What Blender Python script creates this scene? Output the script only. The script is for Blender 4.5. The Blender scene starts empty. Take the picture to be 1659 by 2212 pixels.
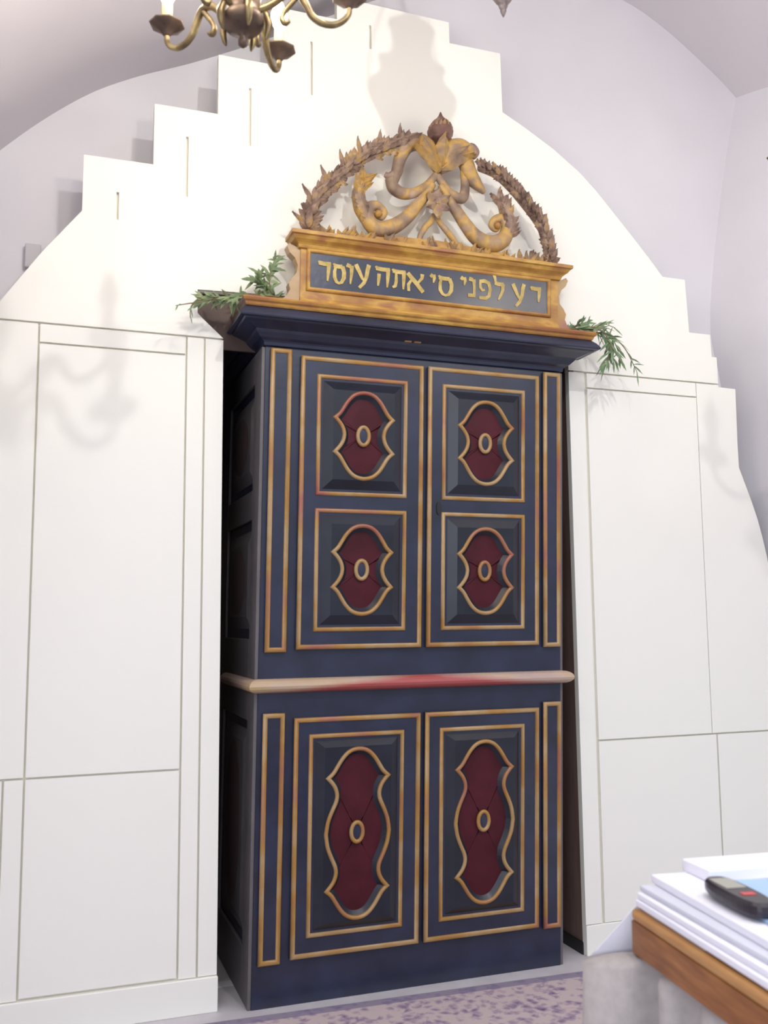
import bpy, bmesh, math, random
from mathutils import Vector, Matrix
random.seed(7)
R = math.radians
SC = bpy.context.scene
COL = SC.collection

# ------------------------------------------------------------------ helpers
def mat(name, col, rough=0.6, metal=0.0, spec=0.5, noise=None, bump=None, coat=0.0, sheen=0.0):
    m = bpy.data.materials.new(name); m.use_nodes = True
    nt = m.node_tree; b = nt.nodes['Principled BSDF']
    b.inputs['Base Color'].default_value = (*col, 1)
    b.inputs['Roughness'].default_value = rough
    b.inputs['Metallic'].default_value = metal
    b.inputs['Specular IOR Level'].default_value = spec
    if coat: b.inputs['Coat Weight'].default_value = coat
    tc = nt.nodes.new('ShaderNodeTexCoord')
    if noise:                                   # noise = (scale, [(pos, colour)...], stretch)
        sc, stops = noise[0], noise[1]
        mp = nt.nodes.new('ShaderNodeMapping')
        if len(noise) > 2: mp.inputs['Scale'].default_value = noise[2]
        nz = nt.nodes.new('ShaderNodeTexNoise'); nz.inputs['Scale'].default_value = sc
        nz.inputs['Detail'].default_value = 5
        cr = nt.nodes.new('ShaderNodeValToRGB')
        e = cr.color_ramp.elements
        while len(e) < len(stops): e.new(0.5)
        for el, (p, c) in zip(e, stops): el.position = p; el.color = (*c, 1)
        nt.links.new(tc.outputs['Object'], mp.inputs[0]); nt.links.new(mp.outputs[0], nz.inputs['Vector'])
        nt.links.new(nz.outputs['Fac'], cr.inputs[0]); nt.links.new(cr.outputs[0], b.inputs['Base Color'])
    if bump:
        nb = nt.nodes.new('ShaderNodeTexNoise'); nb.inputs['Scale'].default_value = bump[0]; nb.inputs['Detail'].default_value = 4
        bp = nt.nodes.new('ShaderNodeBump'); bp.inputs['Strength'].default_value = bump[1]; bp.inputs['Distance'].default_value = 0.004
        nt.links.new(tc.outputs['Object'], nb.inputs['Vector']); nt.links.new(nb.outputs['Fac'], bp.inputs['Height'])
        nt.links.new(bp.outputs[0], b.inputs['Normal'])
    return m

def emis(name, col, s):
    m = bpy.data.materials.new(name); m.use_nodes = True
    b = m.node_tree.nodes['Principled BSDF']
    b.inputs['Base Color'].default_value = (*col, 1)
    b.inputs['Emission Color'].default_value = (*col, 1); b.inputs['Emission Strength'].default_value = s
    return m

def link(name, bm, m, parent=None, warp=None, smooth=False, off=None):
    if warp:
        for v in bm.verts: v.co = Vector(warp(v.co))
    if off is not None:
        for v in bm.verts: v.co -= off
    bmesh.ops.recalc_face_normals(bm, faces=bm.faces[:])
    me = bpy.data.meshes.new(name); bm.to_mesh(me); bm.free()
    if smooth:
        for p in me.polygons: p.use_smooth = True
    o = bpy.data.objects.new(name, me); COL.objects.link(o)
    for mm in (m if isinstance(m, (list, tuple)) else [m]): me.materials.append(mm)
    if parent: o.parent = parent
    return o

def empty(name, loc=(0, 0, 0), rz=0):
    o = bpy.data.objects.new(name, None); COL.objects.link(o); o.location = loc; o.rotation_euler[2] = rz
    o.empty_display_size = 0.05
    return o

def tag(o, label=None, cat=None, group=None, kind=None):
    for k, v in (('label', label), ('category', cat), ('group', group), ('kind', kind)):
        if v: o[k] = v
    return o

def struct(name, bm, m, label, smooth=False):
    return tag(link(name, bm, m, smooth=smooth), label, name.split('_')[0], kind='structure')

def box(bm, x0, x1, y0, y1, z0, z1, bevel=0.0):
    vs = [bm.verts.new(c) for c in ((x0,y0,z0),(x1,y0,z0),(x1,y1,z0),(x0,y1,z0),(x0,y0,z1),(x1,y0,z1),(x1,y1,z1),(x0,y1,z1))]
    fs = [bm.faces.new([vs[i] for i in q]) for q in ((0,3,2,1),(4,5,6,7),(0,1,5,4),(1,2,6,5),(2,3,7,6),(3,0,4,7))]
    if bevel:
        es = list({e for f in fs for e in f.edges})
        bmesh.ops.bevel(bm, geom=es, offset=bevel, segments=2, affect='EDGES', profile=0.5)
    return bm

def lathe(bm, prof, c=(0, 0, 0), n=24, lobes=0, amp=0.0):
    rings = []
    for r, z in prof:
        rings.append([bm.verts.new((c[0]+r*(1+amp*math.cos(lobes*2*math.pi*i/n))*math.cos(2*math.pi*i/n),
                                    c[1]+r*(1+amp*math.cos(lobes*2*math.pi*i/n))*math.sin(2*math.pi*i/n), c[2]+z)) for i in range(n)])
    for a, b in zip(rings, rings[1:]):
        for i in range(n): bm.faces.new((a[i], a[(i+1) % n], b[(i+1) % n], b[i]))
    bm.faces.new(rings[0][::-1]); bm.faces.new(rings[-1])
    return bm

def catmull(pts, n=6, closed=False):
    P = [Vector(p) for p in pts]; out = []
    m = len(P)
    rng = range(m if closed else m-1)
    for i in rng:
        if closed: a, b, c, d = P[(i-1) % m], P[i], P[(i+1) % m], P[(i+2) % m]
        else: a, b, c, d = P[max(i-1, 0)], P[i], P[i+1], P[min(i+2, m-1)]
        for k in range(n):
            t = k/n
            out.append(0.5*((2*b)+(c-a)*t+(2*a-5*b+4*c-d)*t*t+(3*b-a-3*c+d)*t**3))
    if not closed: out.append(P[-1])
    return out

def tube(bm, pts, rad, n=8, flat=1.0, axis=None, closed=False):
    """sweep a round (or flattened along Y) section along 3-D points; rad number or list"""
    P = [Vector(p) for p in pts]; m = len(P)
    if not isinstance(rad, (list, tuple)): rad = [rad]*m
    elif len(rad) != m:
        L = len(rad)-1; rad = [rad[min(int(i*L/(m-1)), L-1)]*(1-(i*L/(m-1)-min(int(i*L/(m-1)), L-1)))+rad[min(int(i*L/(m-1)), L-1)+1]*(i*L/(m-1)-min(int(i*L/(m-1)), L-1)) for i in range(m)]
    rings = []; up = None
    for i in range(m):
        if closed: t = P[(i+1) % m]-P[i-1]
        else: t = P[min(i+1, m-1)]-P[max(i-1, 0)]
        if t.length < 1e-9: t = Vector((0, 0, 1))
        t.normalize()
        if axis is not None:
            u = Vector(axis); v = t.cross(u).normalized()
        else:
            if up is None: up = Vector((0, 0, 1)) if abs(t.z) < 0.9 else Vector((1, 0, 0))
            u = (up-t*up.dot(t)).normalized(); up = u; v = t.cross(u)
        rings.append([bm.verts.new(P[i]+(u*flat*math.cos(2*math.pi*k/n)+v*math.sin(2*math.pi*k/n))*max(rad[i], 1e-4)) for k in range(n)])
    for a, b in list(zip(rings, rings[1:]))+([(rings[-1], rings[0])] if closed else []):
        for k in range(n): bm.faces.new((a[k], a[(k+1) % n], b[(k+1) % n], b[k]))
    if not closed: bm.faces.new(rings[0][::-1]); bm.faces.new(rings[-1])
    return bm

def plate(bm, outline, holes, y0, y1):
    """solid plate in the XZ plane between y0 (front) and y1, outline and holes as (x,z) lists"""
    loops = []
    es = []
    for L in [outline]+list(holes):
        vs = [bm.verts.new((x, y0, z)) for x, z in L]
        loops.append(vs)
        es += [bm.edges.new((vs[i], vs[(i+1) % len(vs)])) for i in range(len(vs))]
    g = bmesh.ops.triangle_fill(bm, use_beauty=True, use_dissolve=False, edges=es, normal=(0, -1, 0))
    fs = [f for f in g['geom'] if isinstance(f, bmesh.types.BMFace)]
    mp = {}
    for vs in loops:
        for v in vs: mp[v] = bm.verts.new((v.co.x, y1, v.co.z))
    for f in fs: bm.faces.new([mp[v] for v in reversed(f.verts[:])])
    for vs in loops:
        for i in range(len(vs)):
            a, b = vs[i], vs[(i+1) % len(vs)]
            bm.faces.new((a, b, mp[b], mp[a]))
    return bm

def rect(x0, x1, z0, z1): return [(x0, z0), (x1, z0), (x1, z1), (x0, z1)]

# ------------------------------------------------------------------ materials
M = {}
M['navy'] = mat('navy_paint', (.018, .022, .042), .30, spec=.6, noise=(7, [(.3, (.013, .017, .036)), (.7, (.024, .030, .066))]), bump=(40, .12))
M['navybounce'] = mat('navy_side_bounce', (.12, .11, .12), .5, noise=(6, [(.3, (.10, .094, .102)), (.7, (.14, .124, .13))]))  # sides coloured lighter than the front, in place of light bouncing in the gap
M['gold'] = mat('worn_gold_paint', (.45, .27, .1), .36, spec=.6, noise=(3.2, [(.28, (.30, .10, .055)), (.37, (.33, .17, .04)), (.47, (.38, .25, .12)), (.55, (.34, .175, .035)), (.63, (.31, .12, .07)), (.72, (.28, .065, .04)), (.82, (.46, .40, .40))]), bump=(60, .2))
M['ochre'] = mat('ochre_gilt', (.5, .29, .09), .45, noise=(5, [(.32, (.27, .11, .04)), (.46, (.36, .18, .038)), (.58, (.50, .29, .06)), (.70, (.31, .135, .05))], (1.3, 1, 3)), bump=(50, .2))
def rail_mat():
    m = bpy.data.materials.new('rail_paint'); m.use_nodes = True; nt = m.node_tree; L = nt.links.new
    b = nt.nodes['Principled BSDF']; b.inputs['Roughness'].default_value = .4
    tc = nt.nodes.new('ShaderNodeTexCoord'); mp = nt.nodes.new('ShaderNodeMapping'); mp.inputs['Scale'].default_value = (1.6, 1, 6)
    nz = nt.nodes.new('ShaderNodeTexNoise'); nz.inputs['Scale'].default_value = 2.3; nz.inputs['Detail'].default_value = 5
    def ramp(st):
        r = nt.nodes.new('ShaderNodeValToRGB'); e = r.color_ramp.elements
        while len(e) < len(st): e.new(.5)
        for el, (p, c) in zip(e, st): el.position = p; el.color = (*c, 1)
        return r
    base = ramp([(.30, (.46, .33, .17)), (.5, (.48, .35, .28)), (.68, (.40, .30, .30))])
    L(tc.outputs['Object'], mp.inputs[0]); L(mp.outputs[0], nz.inputs['Vector']); L(nz.outputs['Fac'], base.inputs[0])
    sx = nt.nodes.new('ShaderNodeSeparateXYZ'); L(tc.outputs['Object'], sx.inputs[0])
    def mth(op, a, v=None, w=None):
        n = nt.nodes.new('ShaderNodeMath'); n.operation = op; L(a, n.inputs[0])
        if v is not None:
            if isinstance(v, (int, float)): n.inputs[1].default_value = v
            else: L(v, n.inputs[1])
        return n.outputs[0]
    d = mth('ABSOLUTE', mth('ADD', sx.outputs['X'], -.03))                    # bare red patch where the gilding has worn off
    ns = mth('MULTIPLY', nz.outputs['Fac'], .35)
    z = mth('MULTIPLY', mth('ADD', sx.outputs['Z'], -1.212), 9)
    k = ramp([(.30, (.9, .9, .9)), (.52, (0, 0, 0))]); L(mth('ADD', mth('ADD', d, ns), z), k.inputs[0])
    mix = nt.nodes.new('ShaderNodeMix'); mix.data_type = 'RGBA'; mix.inputs[7].default_value = (.36, .05, .055, 1)
    L(k.outputs[0], mix.inputs[0]); L(base.outputs[0], mix.inputs[6]); L(mix.outputs[2], b.inputs['Base Color'])
    return m
M['rail'] = rail_mat()
M['navyfield'] = mat('darker_navy_field', (.011, .014, .025), .34, spec=.5, noise=(8, [(.3, (.008, .010, .018)), (.7, (.014, .018, .033))]))  # raised door fields, darker and slightly rougher than the navy around them
M['maroon'] = mat('maroon_paint', (.08, .012, .02), .5, spec=.2, noise=(9, [(.3, (.05, .007, .012)), (.7, (.08, .012, .021))]))
M['carve'] = mat('carved_gilt_wood', (.36, .22, .1), .5, noise=(9, [(.28, (.15, .095, .07)), (.42, (.27, .18, .115)), (.52, (.50, .30, .075)), (.60, (.34, .22, .12)), (.70, (.46, .33, .24))]), bump=(70, .4))
M['carve_dark'] = mat('grey_brown_gilt', (.2, .1, .07), .55, noise=(20, [(.30, (.12, .07, .055)), (.46, (.24, .155, .115)), (.56, (.34, .235, .175)), (.64, (.40, .25, .08)), (.74, (.46, .36, .29))]), bump=(60, .4))
M['crown'] = mat('red_brown_gilt', (.2, .1, .07), .5, noise=(12, [(.35, (.12, .055, .045)), (.6, (.22, .11, .085)), (.75, (.34, .24, .16))]), bump=(60, .4))
M['mauve'] = mat('dull_mauve_paint', (.10, .065, .07), .5)
M['letter'] = mat('gold_letter_paint', (.62, .44, .14), .5, noise=(30, [(.35, (.36, .25, .06)), (.65, (.54, .41, .14))]))
M['cream'] = mat('cream_panel_paint', (.86, .845, .79), .55, bump=(6, .03))
M['creamback'] = mat('cream_panel_backing', (.87, .84, .72), .7)
M['plaster'] = mat('lavender_plaster', (.70, .68, .725), .85, noise=(2.5, [(.3, (.685, .662, .71)), (.7, (.715, .70, .745))]), bump=(14, .06))
M['vault'] = mat('vault_plaster', (.63, .60, .64), .9, bump=(10, .06))
M['brown'] = mat('dark_brown_lining', (.13, .095, .08), .6, noise=(4, [(.3, (.15, .095, .078)), (.7, (.20, .132, .11))], (6, 6, 1)))
M['filler'] = mat('brown_filler_board', (.09, .055, .048), .6, noise=(4, [(.3, (.075, .045, .04)), (.7, (.105, .066, .056))]))
M['floor'] = mat('grey_stone_floor', (.54, .51, .54), .5, noise=(8, [(.3, (.50, .47, .50)), (.7, (.58, .55, .58))]))
M['wood'] = mat('table_wood', (.35, .17, .07), .4, noise=(5, [(.3, (.20, .065, .018)), (.55, (.29, .105, .028)), (.75, (.37, .15, .042))], (10, 1, 14)))
M['woodhighlight'] = mat('table_wood_highlight', (.46, .23, .08), .35, noise=(5, [(.3, (.40, .18, .055)), (.7, (.54, .28, .10))], (10, 1, 14)))  # lighter copy of the table wood, paints the highlight along the top edge
M['cloth'] = mat('white_cloth', (.80, .78, .86), .8, bump=(120, .15))
M['paper'] = mat('white_paper', (.82, .80, .88), .7)
M['paper2'] = mat('grey_paper', (.60, .60, .68), .7)
M['blue'] = mat('pale_blue_cover', (.36, .52, .74), .5)
M['skirt'] = mat('beige_grey_fabric', (.42, .375, .36), .85, noise=(40, [(.3, (.38, .34, .33)), (.7, (.46, .41, .40))]))
M['phone'] = mat('black_plastic', (.022, .016, .026), .3)
M['screen'] = mat('beige_key_plate', (.34, .33, .29), .4)
M['redmark'] = mat('red_badge', (.55, .06, .07), .4)
M['leaf'] = mat('green_leaf', (.13, .22, .10), .6, noise=(12, [(.3, (.07, .14, .07)), (.6, (.19, .28, .14)), (.75, (.30, .34, .17))]))
M['leafdry'] = mat('drying_leaf', (.15, .22, .11), .6, noise=(12, [(.3, (.10, .16, .075)), (.55, (.22, .29, .14)), (.72, (.34, .33, .17))]))
M['stem'] = mat('twig', (.16, .12, .06), .7)
M['brass'] = mat('aged_brass', (.26, .19, .095), .4, metal=.75, noise=(18, [(.3, (.10, .07, .045)), (.55, (.27, .20, .10)), (.72, (.52, .43, .22))]))
M['brassdark'] = mat('dark_brass', (.13, .085, .06), .5, metal=.5, noise=(20, [(.3, (.08, .05, .04)), (.7, (.19, .13, .09))]))
M['candle'] = mat('ivory_candle_sleeve', (.82, .70, .34), .5)
M['bulb'] = emis('lit_bulb', (1, .93, .80), 14)
M['bronze'] = mat('grey_bronze', (.20, .165, .17), .5, metal=.4, noise=(25, [(.3, (.13, .10, .10)), (.7, (.28, .24, .25))]))
M['hole'] = mat('black_iron', (.012, .011, .013), .5)
M['greybox'] = mat('grey_box', (.52, .50, .53), .6)

def rug_mat():
    m = bpy.data.materials.new('patterned_rug'); m.use_nodes = True
    nt = m.node_tree; b = nt.nodes['Principled BSDF']; b.inputs['Roughness'].default_value = .95
    tc = nt.nodes.new('ShaderNodeTexCoord')
    n1 = nt.nodes.new('ShaderNodeTexNoise'); n1.inputs['Scale'].default_value = 20; n1.inputs['Detail'].default_value = 3
    n1.inputs['Distortion'].default_value = 1.2
    v = nt.nodes.new('ShaderNodeTexVoronoi'); v.inputs['Scale'].default_value = 25
    mx = nt.nodes.new('ShaderNodeMath'); mx.operation = 'MULTIPLY_ADD'; mx.inputs[1].default_value = .55
    cr = nt.nodes.new('ShaderNodeValToRGB'); e = cr.color_ramp.elements
    st = [(.34, (.09, .07, .15)), (.52, (.21, .165, .26)), (.68, (.36, .27, .34)), (.84, (.50, .41, .42))]
    while len(e) < 4: e.new(.5)
    for el, (p, c) in zip(e, st): el.position = p; el.color = (*c, 1)
    sep = nt.nodes.new('ShaderNodeSeparateXYZ')                 # plain dark border band woven along the back edge
    band = nt.nodes.new('ShaderNodeMath'); band.operation = 'GREATER_THAN'; band.inputs[1].default_value = -.055
    mix = nt.nodes.new('ShaderNodeMix'); mix.data_type = 'RGBA'; mix.inputs[7].default_value = (.17, .15, .25, 1)
    mm = nt.nodes.new('ShaderNodeMath'); mm.operation = 'MULTIPLY'; mm.inputs[1].default_value = .75
    L = nt.links.new
    L(tc.outputs['Object'], n1.inputs['Vector']); L(tc.outputs['Object'], v.inputs['Vector'])
    L(v.outputs['Distance'], mx.inputs[0]); L(n1.outputs['Fac'], mx.inputs[2]); L(mx.outputs[0], cr.inputs[0])
    L(tc.outputs['Object'], sep.inputs[0]); L(sep.outputs['Y'], band.inputs[0]); L(band.outputs[0], mm.inputs[0])
    L(mm.outputs[0], mix.inputs[0]); L(cr.outputs[0], mix.inputs[6]); L(mix.outputs[2], b.inputs['Base Color'])
    return m
M['rug'] = rug_mat()

# ------------------------------------------------------------------ camera
C0 = Vector((-1.45795, -3.67557, 1.45))
fw = Vector((.33596795, .93502321, .11338929)); rt = Vector((.9414017, -.33716708, -.00901101)); up = Vector((-.02980563, -.10977228, .99350977))
cd = bpy.data.cameras.new('camera'); cam = bpy.data.objects.new('camera', cd); COL.objects.link(cam)
cam.matrix_world = Matrix(((rt.x, up.x, -fw.x, C0.x), (rt.y, up.y, -fw.y, C0.y), (rt.z, up.z, -fw.z, C0.z), (0, 0, 0, 1)))
cd.sensor_fit = 'VERTICAL'; cd.sensor_height = 36; cd.lens = 2051.89/2212*36; cd.clip_start = .05
SC.camera = cam
cd.dof.use_dof = True; cd.dof.focus_distance = 8.0; cd.dof.aperture_fstop = 5.0     # the photograph is focused behind the cabinet

# ------------------------------------------------------------------ room shell
YP, YB = .075, .30                       # panelling face, plaster wall face
bm = bmesh.new(); box(bm, -2.9, 3.3, -4.6, 1.2, -.05, 0); struct('floor', bm, M['floor'], 'grey stone floor around the cabinet')

bm = bmesh.new(); plate(bm, rect(-2.7, 2.9, 0, 5.2), [rect(-.955, .845, -0.0 + .001, 2.83)], YB, YB+.06)
struct('wall_back', bm, M['plaster'], 'lavender plaster back wall behind the stepped panelling')

vault = [(-2.42, 0), (-2.42, 1.2), (-2.40, 1.9), (-2.30, 2.4), (-2.1, 2.85), (-1.9, 3.12), (-1.674, 3.362), (-1.502, 3.532), (-1.322, 3.678), (-1.133, 3.788), (-.898, 3.899),
         (-.6, 4.06), (-.3, 4.24), (0, 4.41), (.4, 4.60), (.8, 4.71), (1.1, 4.735), (1.366, 4.69), (1.58, 4.60), (1.797, 4.467), (2.05, 4.28), (2.35, 3.95), (2.6, 3.5), (2.75, 2.9)]
vp = catmull([(x, 0, z) for x, z in vault], 5)
bm = bmesh.new(); rows = []
for y, dx in ((YB+.02, 0), (YB-.02, .0), (-.4, -.0), (-1.2, -.0), (-2.1, 0)):
    rows.append([bm.verts.new((p.x, y, p.z)) for p in vp])
for a, b in zip(rows, rows[1:]):
    for i in range(len(a)-1): bm.faces.new((a[i], a[i+1], b[i+1], b[i]))
struct('ceiling', bm, M['vault'], 'pale plaster vault springing above the panelling', smooth=True)

cor = catmull([(1.92, 0, 0), (1.92, 0, 1.4), (1.90, 0, 2.3), (1.84, 0, 2.7), (1.80, 0, 3.0), (1.89, 0, 3.6), (2.05, 0, 4.3), (2.28, 0, 5.0)], 6)
bm = bmesh.new(); rows = []
for t in (-.03, .1, .4, 1.0, 2.2):
    rows.append([bm.verts.new((p.x+.25*t+.04*t*t, YB-t, p.z)) for p in cor])
for a, b in zip(rows, rows[1:]):
    for i in range(len(a)-1): bm.faces.new((a[i], b[i], b[i+1], a[i+1]))
struct('wall_right', bm, M['plaster'], 'lavender plaster wall curving up at the right edge', smooth=True)

bm = bmesh.new(); box(bm, .796, .8085, .10, .99, 0, .05); struct('baseboard_back', bm, M['hole'], 'dark skirting strip at the foot of the recess')
# ---- stepped panelling (real boards with open joints in front of a backing)
arcL = [(-2.05, 1.75), (-1.93, 2.15), (-1.79, 2.44), (-1.641, 2.66), (-1.5, 2.869), (-1.356, 3.057)]
stepsL = [(-1.356, 3.288), (-1.087, 3.290), (-1.087, 3.550), (-.829, 3.552), (-.829, 3.815), (-.572, 3.817), (-.572, 4.085), (-.31, 4.087), (-.31, 4.195), (.229, 4.190), (.231, 4.088), (.490, 4.090), (.494, 3.800)]
arcR = [(.494, 3.800), (.62, 3.738), (.759, 3.662), (.893, 3.571), (.985, 3.490), (1.066, 3.406), (1.194, 3.272), (1.270, 3.190), (1.345, 3.104)]
stepsR = [(1.475, 3.104), (1.487, 2.838), (1.610, 2.838), (1.614, 2.726), (1.643, 2.726), (1.646, 2.576), (1.747, 2.574)]
arcR2 = [(1.743, 2.30), (1.744, 2.18), (1.780, 2.090), (1.812, 2.01), (1.840, 1.93), (1.864, 1.84), (1.887, 1.735), (1.910, 1.55), (1.93, 1.3)]
sil = arcL + stepsL + arcR[1:] + stepsR + arcR2
open_notch = [(.803, 2.80), (-.575, 2.80), (-.903, 2.788), (-.902, 2.690), (-.879, 2.667), (-.806, 2.602), (-.797, 2.594)]
J = .004                                    # half joint width
def cut(poly, z0=None, z1=None, x0=None, x1=None):
    def clip(P, f):
        out = []
        for i in range(len(P)):
            a, b = P[i], P[(i+1) % len(P)]; fa, fb = f(a), f(b)
            if fa >= 0: out.append(a)
            if fa*fb < 0:
                t = fa/(fa-fb); out.append((a[0]+(b[0]-a[0])*t, a[1]+(b[1]-a[1])*t))
        return out
    if z0 is not None: poly = clip(poly, lambda p: p[1]-z0)
    if z1 is not None: poly = clip(poly, lambda p: z1-p[1])
    if x0 is not None: poly = clip(poly, lambda p: p[0]-x0)
    if x1 is not None: poly = clip(poly, lambda p: x1-p[0])
    q = []
    for p in poly:
        if not q or (abs(p[0]-q[-1][0])+abs(p[1]-q[-1][1])) > 1e-5: q.append(p)
    if abs(q[0][0]-q[-1][0])+abs(q[0][1]-q[-1][1]) < 1e-5: q.pop()
    return q
full = [(-2.05, 0)] + sil + [(1.93, 0)]
Z4 = 2.594
up_sil = cut(full, z0=Z4)
# upper board with the ark opening cut from its lower edge
i0 = max(range(len(up_sil)), key=lambda i: (abs(up_sil[i][1]-Z4) < 1e-6, up_sil[i][0]))
i1 = min(range(len(up_sil)), key=lambda i: (abs(up_sil[i][1]-Z4) > 1e-6, up_sil[i][0]))
seq = []; k = i1
while True:
    seq.append(up_sil[k])
    if k == i0: break
    k = (k+1) % len(up_sil)
upper = seq + [(.803, Z4)] + open_notch
slots = [rect(x-.005, x+.005, a, b) for x, a, b in ((-1.223, 3.037, 3.152), (-.953, 3.173, 3.431), (-.694, 3.435, 3.692), (-.426, 3.712, 3.958), (-.1545, 3.981, 4.092))]
bm = bmesh.new(); plate(bm, upper, slots, YP, YP+.016)
struct('trim_1', bm, M['cream'], 'cream stepped board rising above the dark cabinet')
bm = bmesh.new()
for b in (rect(-.868, -.797, .13, Z4-2*J), rect(-.940, -.876, .13, Z4-2*J), rect(-1.4955, -.948, .897, 2.509), rect(-1.4955, -.948, .137, .889),
          rect(-1.4955, -.948, 2.517, Z4-2*J), cut(full, z0=.897, z1=Z4-2*J, x1=-1.5035), rect(-1.567, -1.5035, .13, .889), cut(full, z0=.13, z1=.889, x1=-1.575)):
    plate(bm, b, [], YP, YP+.016)
struct('trim_2', bm, M['cream'], 'cream panelling with tall grooved panel left of the cabinet')
bm = bmesh.new()
for b in (rect(.803, .884, .13, Z4-2*J), rect(.899, 1.5095, .913, 2.512), rect(.899, 1.5095, 2.520, Z4-2*J), cut(full, z0=.913, z1=Z4-2*J, x0=1.5135),
          rect(.899, 1.534, .13, .905), cut(full, z0=.13, z1=.905, x0=1.543)):
    plate(bm, b, [], YP, YP+.016)
struct('trim_3', bm, M['cream'], 'cream panelling with vertical joints right of the cabinet')
bm = bmesh.new(); bk = [(x, z-.004) for x, z in upper]
plate(bm, bk, [], YP+.0165, YP+.035)
plate(bm, cut(full, z0=.02, z1=Z4-.005, x1=-.799), [], YP+.0165, YP+.035)
plate(bm, cut(full, z0=.02, z1=Z4-.005, x0=.805), [], YP+.0165, YP+.035)
struct('trim_4', bm, M['creamback'], 'backing seen through the joints of the cream panelling')
bm = bmesh.new(); box(bm, -2.05, -.794, YP-.012, YP+.03, 0, .127, .003); struct('baseboard_left', bm, M['cream'], 'cream baseboard below the left panelling')
bm = bmesh.new(); box(bm, .803, 1.93, YP-.004, YP+.03, 0, .127, .003); struct('baseboard_right', bm, M['cream'], 'cream baseboard below the right panelling')
bm = bmesh.new()                              # brown timber lining of the recess the cabinet stands in
box(bm, -.955, -.935, YP+.036, 1.0, 0, 2.83); box(bm, .808, .83, YP+.002, 1.0, 0, 2.79)
box(bm, -.955, .83, 1.0, 1.02, 0, 2.83); box(bm, -.955, .83, YP+.036, 1.0, 2.805, 2.83)
struct('trim_5', bm, M['brown'], 'dark brown lining of the recess behind the cabinet')
bm = bmesh.new(); plate(bm, [(-.936, 2.806), (-.60, 2.806), (-.60, 2.56), (-.82, 2.56), (-.936, 2.64)], [], .118, .132)
struct('trim_6', bm, M['filler'], 'brown board filling the notch beside the cornice')

# ------------------------------------------------------------------ the ark cabinet
S_, T_, L_ = .01549, .00538, -.02279         # the old carcass is slightly racked and leans forward
ORG = Vector((0, 0, 0))
def wp(c):
    d = c[2]-1
    return (c[0]*(1+T_*d)+S_*d, c[1]+L_*(d if c[2] > 0 else -1)+.0, c[2])
ark = empty('torah_ark', (0, .02, 0))
tag(ark, 'tall dark navy two-tier cabinet with gilt mouldings, maroon cartouches and carved gilded crest', 'cabinet')
AO = Vector((0, .02, 0))
def P(name, bm, m, parent=ark, smooth=False): return link(name, bm, m, parent, wp, smooth, AO)

HW, DEP = .664, .80
bm = bmesh.new(); box(bm, -HW, HW, .004, DEP, 0, 2.60); P('carcass', bm, M['navy'])

def mould_rect(bm, x0, x1, z0, z1, w=.02, h=.012, y=0.0, n=6):
    """half-round gilt bead around a rectangle, outer edge given"""
    rings = []
    for i in range(n+1):
        a = math.pi*i/n; d = w/2*(1-math.cos(a)); hh = h*math.sin(a)
        rings.append([bm.verts.new((X, y-hh, Z)) for X, Z in ((x0+d, z0+d), (x1-d, z0+d), (x1-d, z1-d), (x0+d, z1-d))])
    for a, b in zip(rings, rings[1:]):
        for i in range(4): bm.faces.new((a[i], a[(i+1) % 4], b[(i+1) % 4], b[i]))
    return bm

def mould_path(bm, pts, w=.02, h=.013, y=0.0, n=6):
    """half-round bead along a closed outline of (x,z)"""
    m = len(pts); rings = [[] for _ in range(n+1)]
    for i in range(m):
        a, c, b = Vector(pts[i-1]), Vector(pts[i]), Vector(pts[(i+1) % m])
        t1 = (c-a).normalized(); t2 = (b-c).normalized(); t = (t1+t2)
        t = t.normalized() if t.length > 1e-6 else t1
        nn = Vector((t.y, -t.x)); k = 1/max(.55, t.dot(t2))
        for j in range(n+1):
            an = math.pi*j/n; d = -w/2*math.cos(an)*k
            rings[j].append(bm.verts.new((c.x+nn.x*d, y-h*math.sin(an), c.y+nn.y*d)))
    for a, b in zip(rings, rings[1:]):
        for i in range(m): bm.faces.new((a[i], a[(i+1) % m], b[(i+1) % m], b[i]))
    return bm

def cart_outline(kind):
    if kind == 'short':
        dome = [(.122, .070), (.102, .089), (.085, .116), (.067, .143), (.045, .164), (.022, .174), (0, .177)]
        side = [(.122, .070), (.101, .046), (.088, .022), (.084, 0)]
    else:
        dome = [(.124, .213), (.103, .232), (.086, .258), (.067, .286), (.045, .308), (.022, .319), (0, .322)]
        side = [(.124, .213), (.100, .185), (.088, .155), (.090, .125), (.108, .085), (.123, .045), (.130, 0)]
    def sm(L): return [(p.x, p.y) for p in catmull([(a, b, 0) for a, b in L], 3)]
    d, s = sm(dome), sm(side)
    q1 = s[::-1][:-1] + d                  # from (x,0) up to apex
    q2 = [(-x, z) for x, z in q1[::-1]][1:]
    upper = q1+q2                          # right middle -> apex -> left middle
    lower = [(-x, -z) for x, z in upper][1:-1]
    return (upper+lower)[::1]

def offset(pts, d):
    out = []; m = len(pts)
    for i in range(m):
        a, c, b = Vector(pts[i-1]), Vector(pts[i]), Vector(pts[(i+1) % m])
        t = ((c-a).normalized()+(b-c).normalized())
        t = t.normalized() if t.length > 1e-6 else (b-c).normalized()
        out.append((c.x-t.y*d, c.y+t.x*d))
    return out

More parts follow.
